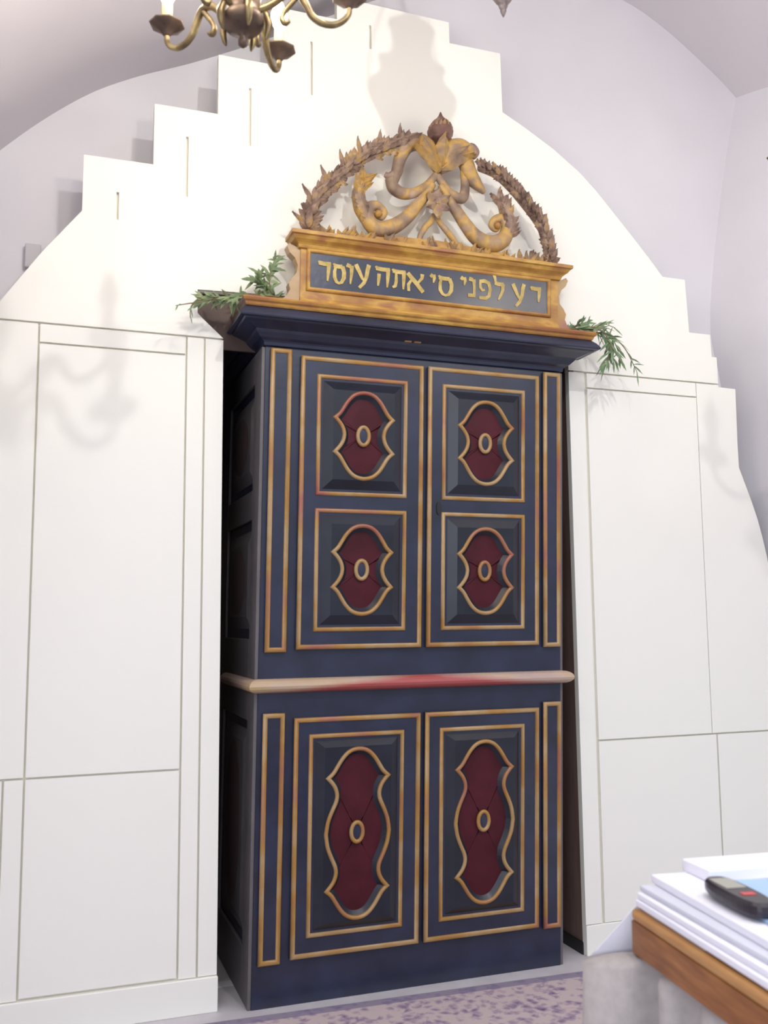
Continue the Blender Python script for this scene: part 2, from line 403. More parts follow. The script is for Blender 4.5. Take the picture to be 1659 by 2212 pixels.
def panel(door, x0, x1, z0, z1, kind):
    cx, cz = (x0+x1)/2, (z0+z1)/2
    bm = bmesh.new(); mould_rect(bm, x0, x1, z0, z1, .017, .009, -.012)
    P('panel_moulding', bm, M['gold'], door, True)
    # raised field with sloping borders and the cartouche cut into it
    ol = [(cx+x, cz+z) for x, z in cart_outline(kind)]
    m1, m2 = .027, .064
    b0 = rect(x0+m1, x1-m1, z0+m1, z1-m1); b1 = rect(x0+m2, x1-m2, z0+m2, z1-m2)
    if kind == 'long': b1 = rect(x0+.060, x1-.060, z0+m2-.012, z1-m2+.012)
    yb, yt, yc = -.0125, -.034, -.0140
    bm = bmesh.new()
    v0 = [bm.verts.new((x, yb, z)) for x, z in b0]; v1 = [bm.verts.new((x, yt, z)) for x, z in b1]
    for i in range(4): bm.faces.new((v0[i], v0[(i+1) % 4], v1[(i+1) % 4], v1[i]))
    vo = [bm.verts.new((x, yt, z)) for x, z in ol]
    es = [bm.edges.get((v1[i], v1[(i+1) % 4])) for i in range(4)]
    es += [bm.edges.new((vo[i], vo[(i+1) % len(vo)])) for i in range(len(vo))]
    bmesh.ops.triangle_fill(bm, use_beauty=True, use_dissolve=False, edges=es, normal=(0, -1, 0))
    inn = offset(ol, .023)
    vi = [bm.verts.new((x, yc, z)) for x, z in inn]
    for i in range(len(vo)): bm.faces.new((vo[i], vo[(i+1) % len(vo)], vi[(i+1) % len(vi)], vi[i]))
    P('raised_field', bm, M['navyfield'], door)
    bm = bmesh.new()                       # maroon ground, slightly domed towards the ring
    vi = [bm.verts.new((x, yc, z)) for x, z in inn]
    vm = [bm.verts.new((cx+(x-cx)*.5, yc-.0025, cz+(z-cz)*.5)) for x, z in inn]
    cc = bm.verts.new((cx, yc-.0035, cz))
    for i in range(len(vi)):
        j = (i+1) % len(vi)
        bm.faces.new((vi[i], vi[j], vm[j], vm[i])); bm.faces.new((vm[i], vm[j], cc))
    P('cartouche_ground', bm, M['maroon'], door, True)
    bm = bmesh.new(); mould_path(bm, ol, .0165, .009, yt+.001); P('cartouche_moulding', bm, M['gold'], door, True)
    rx, rz = .024, .037
    bm = bmesh.new()
    tube(bm, [(cx+rx*math.cos(a), yc-.010, cz+rz*math.sin(a)) for a in [2*math.pi*i/28 for i in range(28)]], .0085, 8, closed=True, axis=(0, 1, 0))
    P('boss_ring', bm, M['gold'], door, True)
    bm = bmesh.new(); vs = [bm.verts.new((cx+rx*math.cos(a), yc-.0085, cz+rz*math.sin(a))) for a in [2*math.pi*i/24 for i in range(24)]]
    c2 = bm.verts.new((cx, yc-.013, cz))
    for i in range(24): bm.faces.new((vs[i], vs[(i+1) % 24], c2))
    P('boss_center', bm, M['navy'], door, True)

def door(x0, x1, z0, z1, panels):
    bm = bmesh.new(); box(bm, x0, x1, -.012, .004, z0, z1, .002)
    d = P('door', bm, M['navy'])
    bm = bmesh.new(); mould_rect(bm, x0, x1, z0, z1, .019, .010, -.0115); P('edge_moulding', bm, M['gold'], d, True)
    for p in panels: panel(d, *p)
    return d
door(-.5215, .007, 1.339, 2.517, [(-.4536, -.0642, 1.951, 2.446, 'short'), (-.4536, -.0642, 1.408, 1.899, 'short')])
dr = door(.028, .551, 1.339, 2.517, [(.0926, .4814, 1.951, 2.446, 'short'), (.0926, .4814, 1.408, 1.899, 'short')])
door(-.5215, .007, .170, 1.075, [(-.4604, -.0642, .243, 1.010, 'long')])
door(.028, .551, .170, 1.075, [(.0926, .4814, .243, 1.010, 'long')])
bm = bmesh.new()                                            # keyhole plate of the right upper door
vs = [(.080+.011*math.cos(a), 1.915+.028*math.sin(a)) for a in [2*math.pi*i/18 for i in range(18)]]
plate(bm, vs, [], -.017, -.0118); P('keyhole_plate', bm, M['hole'], dr)

def pilaster(x0, x1, z0, z1):
    bm = bmesh.new(); box(bm, x0, x1, -.010, .004, z0, z1, .002); p = P('pilaster', bm, M['navy'])
    bm = bmesh.new(); mould_rect(bm, x0, x1, z0, z1, .019, .010, -.0095); P('pilaster_moulding', bm, M['gold'], p, True)
for a, b in ((-.6453, -.5588), (.5737, .6585)):
    pilaster(a, b, 1.330, 2.538); pilaster(a, b, .160, 1.0964)

# mitred mouldings around front and both sides
def u_mould(bm, prof, yl, yr):
    rows = []
    for o, z in prof:
        rows.append([bm.verts.new(c) for c in ((-HW-o, yl, z), (-HW-o, -o, z), (HW+o, -o, z), (HW+o, yr, z))])
    for a, b in zip(rows, rows[1:]):
        for i in range(3): bm.faces.new((a[i], a[i+1], b[i+1], b[i]))
    for k in (0, -1):
        r = rows[k]; bm.faces.new(r if k else r[::-1])
    bm.faces.new([r[0] for r in rows]); bm.faces.new([r[3] for r in rows][::-1])
    return bm
rl = [(0.0, 1.174)]+[(.004+.040*math.sin(a), 1.201-.027*math.cos(a)) for a in [math.pi*i/8 for i in range(9)]]+[(0.0, 1.228)]
bm = bmesh.new(); u_mould(bm, rl, .60, .62); P('waist_rail', bm, M['rail'])
bm = bmesh.new(); u_mould(bm, [(0, 2.545), (.008, 2.548), (.010, 2.560), (.016, 2.566), (.030, 2.574), (.046, 2.590), (.052, 2.600), (.066, 2.606), (.090, 2.617), (.104, 2.622), (.108, 2.628), (.116, 2.625), (.127, 2.627), (.130, 2.632), (.126, 2.640), (.115, 2.656), (.104, 2.667), (.100, 2.671), (0, 2.672)], .78, .055)
P('cornice', bm, M['navy'])
bm = bmesh.new(); u_mould(bm, [(.085, 2.6725), (.102, 2.673), (.106, 2.678), (.108, 2.686), (.115, 2.692), (.118, 2.700), (.114, 2.708), (0, 2.710)], .78, .055)
cc_ = P('cornice_cap', bm, [M['ochre'], M['brown']])
for p in cc_.data.polygons:
    if p.normal.x < -.4: p.material_index = 1              # the left return is bare brown wood
bm = bmesh.new()
for x, w in ((-.082, .030), (-.040, .030)): box(bm, x-w/2, x+w/2, -.062, -.046, 2.5985, 2.6045, .002)
P('gilt_fragment', bm, M['gold'])

# left and right side framing
def side(sx):
    X = HW*sx; t = .014*sx
    def bx(y0, y1, z0, z1):
        bm = bmesh.new(); box(bm, min(X, X+t), max(X, X+t), y0, y1, z0, z1, .003); return bm
    bm = bmesh.new()
    for q in ((.006, .13, .0, 1.18), (.66, .795, .0, 1.18), (.13, .66, .0, .20), (.13, .66, 1.06, 1.18),
              (.006, .13, 1.226, 2.544), (.66, .795, 1.226, 2.544), (.13, .66, 1.226, 1.38), (.13, .66, 1.86, 1.98), (.13, .66, 2.42, 2.544)):
        box(bm, min(X, X+t), max(X, X+t), *q, .003)
    fr = P('side_frame', bm, M['navybounce'])
    for z0, z1 in ((.24, 1.02), (1.42, 1.82), (2.02, 2.38)):
        bm = bmesh.new()
        v0 = [bm.verts.new((X, y, z)) for y, z in ((.15, z0), (.64, z0), (.64, z1), (.15, z1))]
        v1 = [bm.verts.new((X+t*.9, y, z)) for y, z in ((.20, z0+.05), (.59, z0+.05), (.59, z1-.05), (.20, z1-.05))]
        for i in range(4): bm.faces.new((v0[i], v0[(i+1) % 4], v1[(i+1) % 4], v1[i]))
        bm.faces.new(v1); P('side_panel', bm, M['navybounce'], fr)
        bm = bmesh.new(); cy, cz, hz = .395, (z0+z1)/2, (z1-z0)/2-.06
        ol = [(.155*math.cos(a)*(1-.25*math.cos(2*a)*0), math.sin(a)*hz) for a in [2*math.pi*i/28 for i in range(28)]]
        vs = [bm.verts.new((X+t*.95, cy+a, cz+b)) for a, b in ol]; c = bm.verts.new((X+t*1.6, cy, cz))
        for i in range(28): bm.faces.new((vs[i], vs[(i+1) % 28], c))
        P('side_cartouche', bm, M['mauve'], fr, True)
side(-1); side(1)

# inscription board on top of the cornice
SX0, SX1 = -.530, .650
bm = bmesh.new(); box(bm, SX0, SX1, -.004, .060, 2.690, 2.965); ib = P('inscription_board', bm, M['ochre'])
bm = bmesh.new(); box(bm, -.490, .596, -.0055, .0, 2.805, 2.955); P('blue_panel', bm, M['navy'], ib)
bm = bmesh.new()
mould_rect(bm, -.507, .613, 2.788, 2.968, .018, .012, -.004)
P('panel_bead', bm, M['ochre'], ib, True)
bm = bmesh.new()
prof = [(.0, 2.962), (.010, 2.966), (.014, 2.978), (.020, 2.984), (.034, 2.994), (.042, 3.006), (.050, 3.010), (.050, 3.024), (.038, 3.030), (0, 3.032)]
rows = []
for o, z in prof: rows.append([bm.verts.new(c) for c in ((SX0-o, .060, z), (SX0-o, -.004-o, z), (SX1+o, -.004-o, z), (SX1+o, .060, z))])
for a, b in zip(rows, rows[1:]):
    for i in range(3): bm.faces.new((a[i], a[i+1], b[i+1], b[i]))
bm.faces.new(rows[0][::-1]); bm.faces.new(rows[-1]); bm.faces.new([r[0] for r in rows]); bm.faces.new([r[3] for r in rows][::-1])
P('board_cornice', bm, M['ochre'], ib)
bm = bmesh.new(); rows = []
for o, z in [(0, 2.700), (.036, 2.704), (.036, 2.722), (.026, 2.734), (.012, 2.742), (.006, 2.756), (0, 2.760)]:
    rows.append([bm.verts.new(c) for c in ((SX0-o*.2, .055, z), (SX0-o*.2, -.004-o, z), (SX1+o*.2, -.004-o, z), (SX1+o*.2, .055, z))])
for a, b in zip(rows, rows[1:]):
    for i in range(3): bm.faces.new((a[i], a[i+1], b[i+1], b[i]))
P('board_plinth', bm, M['ochre'], ib)
for s in (-1, 1):                                            # scrolled side brackets
    X = SX0 if s < 0 else SX1
    o = [(0, 2.962), (-.046, 2.985), (-.056, 2.972), (-.044, 2.945), (-.022, 2.925), (-.010, 2.895), (-.014, 2.862), (-.034, 2.838), (-.046, 2.815), (-.040, 2.79), (-.052, 2.765), (-.078, 2.742), (-.084, 2.720), (-.080, 2.703), (0, 2.703)]
    o = [(-a*-1*s*-1 if False else X+s*(-a), z) for a, z in o]
    if s < 0: o = [(X+a, z) for a, z in [(p[0]-X, p[1]) for p in o]]
    bm = bmesh.new(); plate(bm, o, [], .002, .050); br = P('scroll_bracket', bm, M['gold'], ib)

# Hebrew letters as brush strokes
def stroke(bm, pts, w, y0, y1):
    m = len(pts); L, Rr = [], []
    for i in range(m):
        a = Vector(pts[max(i-1, 0)]); b = Vector(pts[min(i+1, m-1)]); t = (b-a).normalized(); n = Vector((-t.y, t.x))
        ww = w[i] if isinstance(w, (list, tuple)) else w
        c = Vector(pts[i]); L.append(c+n*ww/2); Rr.append(c-n*ww/2)
    f = [[bm.verts.new((q.x, y, q.y)) for q in L] for y in (y0, y1)]; g = [[bm.verts.new((q.x, y, q.y)) for q in Rr] for y in (y0, y1)]
    for i in range(m-1):
        bm.faces.new((f[0][i], f[0][i+1], g[0][i+1], g[0][i])); bm.faces.new((f[1][i], g[1][i], g[1][i+1], f[1][i+1]))
        bm.faces.new((f[0][i], f[1][i], f[1][i+1], f[0][i+1])); bm.faces.new((g[0][i], g[0][i+1], g[1][i+1], g[1][i]))
    for i in (0, m-1): bm.faces.new((f[0][i], g[0][i], g[1][i], f[1][i]))
W, w_ = .0175, .0095
G = {'dalet': [([(0, 1), (.10, .84)], w_), ([(0, .90), (.45, .87), (1.0, .89)], W), ([(.84, .93), (.80, .5), (.74, 0)], [W, W*.85, .007])],
     'mem': [([(-.02, 1.0), (.14, .86)], w_), ([(.0, .90), (.4, .87), (.80, .88)], W), ([(.78, .9), (.95, .62), (.93, .33), (.72, .10), (.48, .04)], [W, W, W, W*.8, w_]), ([(.20, .88), (.08, .60), (.10, .30), (.28, .10), (.52, .03)], [w_, W*.8, W*.9, W*.8, w_])],
     'vav': [([(-.05, .95), (.55, .88)], W), ([(.72, .93), (.68, .55), (.52, .06)], [W, W*.8, .006])],
     'yod': [([(0, .92), (.40, .72)], W), ([(.55, .95), (.70, .55), (.55, .0)], [W, W*.8, .005])],
     'ayin': [([(.96, 1.0), (.86, .78), (.80, .5), (.62, .22), (.30, 0)], [W, W, W*.9, W*.85, W*.7]), ([(.06, .96), (.24, .74), (.52, .40), (.70, .30)], [W, W, W*.7, w_])],
     'he': [([(-.02, 1.0), (.1, .84)], w_), ([(0, .90), (.5, .87), (1.0, .88)], W), ([(.88, .92), (.86, .5), (.82, 0)], [W, W*.9, .007]), ([(.22, .64), (.20, .35), (.15, .03)], [W*.9, W*.8, .007])],
     'tav': [([(-.02, 1.0), (.1, .84)], w_), ([(0, .90), (.5, .87), (1.0, .88)], W), ([(.88, .92), (.86, .5), (.84, 0)], [W, W*.9, .007]), ([(.26, .88), (.28, .4), (.20, .12), (.0, .05)], [w_, W*.8, W*.8, w_])],
     'alef': [([(.02, .98), (.5, .52), (.98, .02)], [W, W*1.1, W]), ([(.92, 1.0), (.90, .78), (.66, .50)], [W, W*.8, w_]), ([(.28, .66), (.08, .36), (.10, .0)], [w_, W*.8, W*.7])],
     'nun': [([(-.1, .95), (.5, .90)], W), ([(.62, .93), (.72, .55), (.70, .10)], [W, W*.7, W*.7]), ([(-.3, .06), (.9, .07)], W*.9)],
     'pe': [([(.05, .90), (.5, .94), (.85, .86), (.98, .55), (.88, .18), (.60, .05), (.02, .05)], [W*.8, W, W, W*.85, W*.9, W*.9, W*.8]), ([(.12, .90), (.14, .58), (.30, .44), (.52, .48)], [w_, W*.75, W*.7, w_])],
     'lamed': [([(.05, 1.0), (.16, .82), (.20, .66)], [W, W*.7, w_]), ([(.12, .67), (.5, .63), (.95, .64)], W), ([(.88, .66), (.86, .40), (.62, .15), (.45, .0)], [W, W*.8, W*.7, .006])]}
TXT = [('dalet', -.455, -.404, 2.838, 2.920), ('mem', -.392, -.345, 2.830, 2.916), ('vav', -.335, -.306, 2.831, 2.922), ('ayin', -.301, -.237, 2.825, 2.928),
       ('he', -.209, -.148, 2.840, 2.927), ('tav', -.135, -.078, 2.840, 2.924), ('alef', -.070, .004, 2.836, 2.916), ('yod', .035, .061, 2.885, 2.922),
       ('mem', .074, .136, 2.831, 2.920), ('yod', .176, .205, 2.890, 2.927), ('nun', .218, .248, 2.843, 2.927), ('pe', .261, .316, 2.839, 2.925),
       ('lamed', .331, .383, 2.842, 2.963), ('ayin', .421, .482, 2.823, 2.928), ('dalet', .514, .564, 2.853, 2.921)]
for g, x0, x1, z0, z1 in TXT:
    bm = bmesh.new()
    if g == 'lamed': z1 -= .008
    for k, (pts, w) in enumerate(G[g]): stroke(bm, [(x0+a*(x1-x0), z0+b*(z1-z0)) for a, b in pts], w, -.0085-.0002*k, -.0052)
    P('letter', bm, M['letter'], ib)

# carved crest
cr = empty('crest', (0, 0, 0)); cr.parent = ark
def leaf3(bm, base, ang, L, w, tilt=.0, y=0.02, th=.012, curl=0.0):
    """carved leaf lying in the XZ plane, raised midrib towards the viewer"""
    d = Vector((math.cos(ang), 0, math.sin(ang))); n = Vector((-d.z, 0, d.x)); b = Vector((base[0], y, base[1]))
    rows = []
    for t, ww in ((0, .25), (.3, .9), (.6, 1.0), (.85, .55), (1, .05)):
        c = b+d*L*t+n*curl*L*t*t+Vector((0, -tilt*t*L, 0))
        rows.append([bm.verts.new(c+n*w*ww/2), bm.verts.new(c+Vector((0, -th, 0))), bm.verts.new(c-n*w*ww/2), bm.verts.new(c+Vector((0, th*.6, 0)))])
    for a, c in zip(rows, rows[1:]):
        for i in range(4): bm.faces.new((a[i], a[(i+1) % 4], c[(i+1) % 4], c[i]))
    bm.faces.new(rows[0][::-1]); bm.faces.new(rows[-1])
def x3(pts, y=.02): return [(a, y, b) for a, b in pts]
def garland(pts, seed, spiky):
    rnd = random.Random(seed); bm = bmesh.new()
    path = catmull(x3(pts), 7)
    tube(bm, path, [.016, .022, .024, .022, .018], 8, axis=(0, 1, 0))
    for i in range(1, len(path)-1, 1):
        t = (path[i+1]-path[i-1]); a = math.atan2(t.z, t.x)
        for s in (-1, 1):
            leaf3(bm, (path[i].x, path[i].z), a+s*rnd.uniform(.6, 1.3), rnd.uniform(.032, .052)*(1.1 if spiky else .95), rnd.uniform(.022, .034), .3, .012+rnd.uniform(-.004, .008), .010)
        if i % 2 == 0: leaf3(bm, (path[i].x, path[i].z), a+rnd.uniform(-.3, .3), .05, .03, .5, .0, .012)
        if spiky and i % 9 == 4: leaf3(bm, (path[i].x, path[i].z), a+rnd.uniform(.9, 1.3), .085, .022, .2, .012, .010)
    P('garland', bm, M['carve_dark'], cr)
garland([(-.497, 3.045), (-.494, 3.10), (-.470, 3.185), (-.417, 3.250), (-.369, 3.304), (-.314, 3.366), (-.258, 3.412), (-.194, 3.445), (-.122, 3.477), (-.055, 3.512)], 3, True)
garland([(.622, 3.045), (.617, 3.10), (.588, 3.204), (.540, 3.273), (.476, 3.339), (.421, 3.388), (.355, 3.430), (.275, 3.448)], 5, False)
# crown on top
bm = bmesh.new()
lathe(bm, [(.030, 0), (.046, .012), (.050, .022), (.044, .030), (.054, .040), (.057, .058), (.050, .066), (.052, .074), (.040, .092), (.022, .108), (.010, .124), (.003, .142)], (.088, .022, 3.530), 20, 5, .06)
cw = P('crown', bm, M['crown'], cr, True)
bm = bmesh.new()
for k in range(9):
    a = math.pi*(k+.5)/9; leaf3(bm, (.088+.05*math.cos(a), 3.578+.006*math.sin(a)), R(90)-(a-math.pi/2)*-.25*-1, .030, .018, .1, .022-.048*math.sin(a), .006)
P('crown_point', bm, M['carve'], cr)
# acanthus spray below the crown
bm = bmesh.new()
for base, ang, L, w, cu in (((.078, 3.385), R(124), .165, .075, .10), ((.082, 3.385), R(52), .165, .075, -.10), ((.086, 3.41), R(90), .14, .070, 0),
                           ((.070, 3.42), R(145), .13, .06, .18), ((.090, 3.42), R(34), .14, .06, -.18), ((.060, 3.46), R(160), .11, .045, .25), ((.110, 3.46), R(20), .12, .045, -.25)):
    leaf3(bm, base, ang, L, w, .22, .006, .024, cu)
P('acanthus', bm, M['carve'], cr)
bm = bmesh.new()                             # low arched base board under the carving
plate(bm, [(-.36, 3.028), (.50, 3.028), (.50, 3.040), (.40, 3.058), (.25, 3.072), (.07, 3.080), (-.12, 3.074), (-.27, 3.058), (-.36, 3.040)], [], .006, .046)
P('arched_base', bm, M['ochre'], cr)
def scroll(pts, rad, m='carve', nm='scroll', leaves=(), y=.012):
    bm = bmesh.new(); tube(bm, catmull(x3(pts, y), 6), rad, 10, flat=.8, axis=(0, 1, 0))
    for l in leaves: leaf3(bm, *l)
    return P(nm, bm, M[m], cr, True)
scroll([(.072, 3.400), (.050, 3.450), (.020, 3.492), (-.022, 3.512), (-.068, 3.488), (-.100, 3.428), (-.116, 3.362), (-.132, 3.308)], [.022, .036, .044, .040, .034, .028, .024, .020])
scroll([(.086, 3.400), (.108, 3.455), (.140, 3.502), (.180, 3.520), (.214, 3.508), (.226, 3.488)], [.022, .036, .044, .040, .032, .022])
scroll([(.188, 3.510), (.204, 3.460), (.222, 3.410), (.252, 3.370), (.296, 3.330)], [.026, .036, .036, .030, .010])
scroll([(.212, 3.512), (.232, 3.528), (.250, 3.512), (.240, 3.490), (.222, 3.494)], [.020, .022, .020, .015, .010], 'carve_dark')
scroll([(-.140, 3.330), (-.128, 3.292), (-.088, 3.272), (-.036, 3.282), (.022, 3.325), (.068, 3.380)], [.026, .028, .026, .022, .017, .018], y=.016)
scroll([(.196, 3.420), (.204, 3.350), (.192, 3.292), (.142, 3.300), (.104, 3.336), (.072, 3.380)], [.016, .020, .024, .022, .018, .018], y=.016)
scroll([(-.168, 3.345), (-.146, 3.338), (-.118, 3.352), (-.10, 3.38)], [.010, .020, .024, .016], 'carve_dark', y=.014)
# great C scrolls with curled ends and flaming leaves
scroll([(.050, 3.335), (.014, 3.272), (-.025, 3.222), (-.070, 3.164), (-.132, 3.116), (-.198, 3.096), (-.238, 3.130), (-.238, 3.180), (-.205, 3.198), (-.172, 3.176), (-.182, 3.150), (-.204, 3.156)],
       [.016, .022, .027, .030, .034, .036, .033, .027, .021, .017, .014, .010])
scroll([(.088, 3.335), (.134, 3.262), (.170, 3.218), (.206, 3.172), (.258, 3.120), (.322, 3.098), (.384, 3.125), (.406, 3.180), (.384, 3.222), (.346, 3.214), (.330, 3.184), (.350, 3.170), (.366, 3.182)],
       [.016, .022, .027, .030, .035, .040, .037, .030, .023, .018, .015, .013, .010])
for ex, ez in ((-.200, 3.158), (.352, 3.182)):          # gilded eyes of the scrolls
    bm = bmesh.new(); lathe(bm, [(.003, -.016), (.012, -.012), (.017, 0), (.012, .012), (.003, .016)], (ex, .0, ez), 12)
    P('scroll_eye', bm, M['ochre'], cr, True)
for pts, sd in (([(-.240, 3.115), (-.272, 3.180), (-.284, 3.245), (-.262, 3.315)], 1), ([(.404, 3.130), (.416, 3.200), (.396, 3.262), (.362, 3.306)], 2)):
    bm = bmesh.new(); pth = catmull(x3(pts, .014), 5); tube(bm, pth, [.022, .034, .028, .008], 8, axis=(0, 1, 0)); rnd = random.Random(sd)
    for i in range(1, len(pth)-1):
        t = pth[i+1]-pth[i-1]; a = math.atan2(t.z, t.x)
        for s in (-1, 1): leaf3(bm, (pth[i].x, pth[i].z), a+s*rnd.uniform(.3, .9), rnd.uniform(.040, .062), .026, .3, .008, .012)
    leaf3(bm, (pts[-1][0], pts[-1][1]-.02), R(95), .05, .026, .2, .008, .01)
    P('flame_leaf', bm, M['carve_dark' if sd == 2 else 'carve'], cr)
# fleuron in the middle and its stems
bm = bmesh.new()
for a in (90, 150, 30, 210, 330, 270): leaf3(bm, (.066, 3.245), R(a), .062 if a != 270 else .080, .042, .3, .004, .016)
lathe(bm, [(.004, -.018), (.016, -.012), (.020, 0), (.014, .014), (.003, .02)], (.066, .0, 3.250), 12)
P('fleuron', bm, M['carve_dark'], cr)
scroll([(.060, 3.20), (.045, 3.165), (.018, 3.135), (-.005, 3.085), (.004, 3.045)], [.012, .013, .015, .012, .012], y=.02)
scroll([(.070, 3.20), (.090, 3.165), (.120, 3.135), (.160, 3.090), (.175, 3.045)], [.012, .013, .015, .012, .012], y=.02)
scroll([(.066, 3.31), (.064, 3.285), (.066, 3.255)], [.008, .010, .012], y=.02)
# low leaf tufts along the base
bm = bmesh.new(); rnd = random.Random(11)
for x in (-.47, -.435, -.40, -.345, -.31, -.262, -.225, -.15, -.08, .03, .06, .13, .17, .24, .30, .37, .43, .475, .51, .545, .585):
    for _ in range(3): leaf3(bm, (x+rnd.uniform(-.01, .01), 3.030), R(90+rnd.uniform(-45, 45)), rnd.uniform(.035, .070), rnd.uniform(.018, .028), .2, .016+rnd.uniform(-.01, .01), .010)
tube(bm, [(-.51, .024, 3.036), (.0, .024, 3.040), (.63, .024, 3.036)], .012, 8)
P('leaf_base', bm, M['carve'], cr)

# ------------------------------------------------------------------ greenery on the cornice
def sprig(name, label, stems, nleaf, seed, L=(.045, .085), w=.012, m='leaf'):
    rnd = random.Random(seed)
    b0 = Vector(stems[0][0]); root = empty(name, b0); tag(root, label, 'plant', 'green boughs on the cabinet cornice')
    for st in stems:
        path = catmull(st, 6)
        bm = bmesh.new(); tube(bm, path, [.0032, .0026, .0014], 6); link('stem', bm, M['stem'], root, off=b0)
    bm = bmesh.new()
    for st in stems:
        path = catmull(st, 8)
        for i in range(nleaf):
            k = rnd.uniform(.02, 1)*(len(path)-2); p = path[int(k)].lerp(path[int(k)+1], k-int(k)); t = (path[int(k)+1]-path[int(k)]).normalized()
            v = (t*.75+Vector((rnd.gauss(0, .5), rnd.gauss(0, .35), rnd.gauss(-.02, .45)))).normalized()
            ln = rnd.uniform(*L); side = v.cross(Vector((rnd.gauss(0, .4), -1, rnd.gauss(0, .4)))).normalized(); nn = v.cross(side)
            droop = Vector((0, 0, -ln*rnd.uniform(.05, .35))); rows = []
            for u, ww in ((0, .2), (.3, .9), (.6, 1), (1, .05)):
                c = p+v*ln*u+droop*u*u
                if abs(c.x-.05) < .56 and c.y > -.05: c.y = -.05-.002
                rows.append((bm.verts.new(c+side*w*ww/2), bm.verts.new(c+nn*w*.22*ww), bm.verts.new(c-side*w*ww/2), bm.verts.new(c-nn*w*.05)))
            for a, b in zip(rows, rows[1:]):
                for q in range(4): bm.faces.new((a[q], a[(q+1) % 4], b[(q+1) % 4], b[q]))
    link('foliage', bm, M[m], root, off=b0)
sprig('leafy_bough', 'green leafy bough lying on the cornice left of the inscription board',
      [[(-.60, -.06, 2.745), (-.70, -.08, 2.735), (-.82, -.08, 2.715), (-.915, -.06, 2.705)],
       [(-.61, -.04, 2.745), (-.76, -.02, 2.735), (-.86, .0, 2.725), (-.905, .02, 2.72)],
       [(-.62, -.03, 2.745), (-.655, -.03, 2.79), (-.67, -.03, 2.85)], [(-.60, -.04, 2.745), (-.645, -.05, 2.78), (-.70, -.05, 2.81)],
       [(-.60, -.03, 2.745), (-.63, -.03, 2.80), (-.625, -.03, 2.86), (-.60, -.03, 2.93)]], 40, 2, (.03, .065), .013, 'leafdry')
sprig('leafy_bough', 'thin bare twig poking left beyond the cornice corner',
      [[(-.85, -.06, 2.715), (-.92, -.10, 2.676), (-.97, -.10, 2.664), (-1.012, -.10, 2.652)],
       [(-.945, -.10, 2.668), (-.955, -.10, 2.645), (-.955, -.10, 2.61)]], 5, 4, (.02, .035), .006)
sprig('leafy_bough', 'green leafy bough drooping over the right end of the cornice',
      [[(.74, -.05, 2.745), (.84, -.08, 2.755), (.905, -.10, 2.735), (.945, -.11, 2.66), (.955, -.11, 2.60)],
       [(.76, -.04, 2.745), (.86, -.09, 2.745), (.90, -.12, 2.68), (.885, -.13, 2.60), (.86, -.13, 2.575)],
       [(.80, -.03, 2.745), (.88, -.08, 2.73), (.905, -.13, 2.65), (.905, -.14, 2.58)],
       [(.73, -.02, 2.74), (.80, -.02, 2.78), (.86, -.02, 2.80)]], 30, 9, (.04, .085), .011)
sprig('leafy_bough', 'long thin willow twig hanging out right of the drooping bough',
      [[(.83, -.04, 2.74), (.93, -.07, 2.73), (1.00, -.08, 2.68), (1.05, -.08, 2.60), (1.07, -.08, 2.56)],
       [(.83, -.04, 2.74), (.90, -.05, 2.785), (.98, -.05, 2.775)]], 12, 6, (.035, .06), .007)

# ------------------------------------------------------------------ rug
bm = bmesh.new(); box(bm, -1.6, 1.25, -1.75, 0, 0, .009, .003)
rg = link('rug', bm, M['rug']); rg.location = (-.1, -.066, .0005); rg.rotation_euler[2] = R(-1.6)
tag(rg, 'purple and blue patterned rug on the floor before the cabinet', 'rug')

# ------------------------------------------------------------------ table at lower right
TR = R(-2.2)
tb = empty('reading_table', (-.222, -1.822, 0), 0)
tag(tb, 'wooden reading table with orange-brown edge at the lower right', 'table')
def tbx(name, x0, x1, y0, y1, z0, z1, m, parent, bev=.004):
    bm = bmesh.new(); box(bm, x0, x1, y0, y1, z0, z1, bev)
    bmesh.ops.rotate(bm, verts=bm.verts[:], cent=(0, 0, 0), matrix=Matrix.Rotation(-R(8.5), 3, 'Z'))
    return link(name, bm, m, parent)
tbx('tabletop', -.004, 1.05, -1.15, .004, .795, .82, M['woodhighlight'], tb, .009)
tbx('apron', -.0035, 1.045, -1.145, .0035, .727, .7952, M['wood'], tb, .002)
for lx in (.06, .96):
    for ly in (-.08, -1.06): tbx('leg', lx, lx+.06, ly-.06, ly, .0, .728, M['wood'], tb)
RT = Matrix.Rotation(-R(8.5), 3, 'Z'); TO = Vector((-.222, -1.822, 0))
def tw(x, y, z): v = RT @ Vector((x, y, 0)); return Vector((v.x+TO.x, v.y+TO.y, z))

# gathered skirt hanging from under the tabletop
bm = bmesh.new(); plan = [(.80, .02), (.6, .035), (.45, .015), (.3, .04), (.18, .03), (.06, .06), (-.04, .085), (-.105, .065), (-.098, .015), (-.045, -.02), (.03, -.03), (.055, -.06), (.0, -.10), (.0, -.14), (.055, -.17), (.045, -.22), (.005, -.26), (.01, -.31), (.045, -.35), (.01, -.42), (.04, -.48), (.015, -.55), (.045, -.62), (.02, -.70), (.04, -.80)]
pl = catmull([(a, b, 0) for a, b in plan], 4); rows = []
for z, k in ((.725, .05), (.716, .55), (.700, .93), (.5, .98), (.25, 1.0), (.012, 1.04)):
    row = []
    for p in pl:
        bx_, by_ = max(p.x, .03), min(p.y, -.01)
        row.append(bm.verts.new(tw(bx_+(p.x-bx_)*k, by_+(p.y-by_)*k, z)))
    rows.append(row)
for a, b in zip(rows, rows[1:]):
    for i in range(len(a)-1): bm.faces.new((a[i], a[i+1], b[i+1], b[i]))
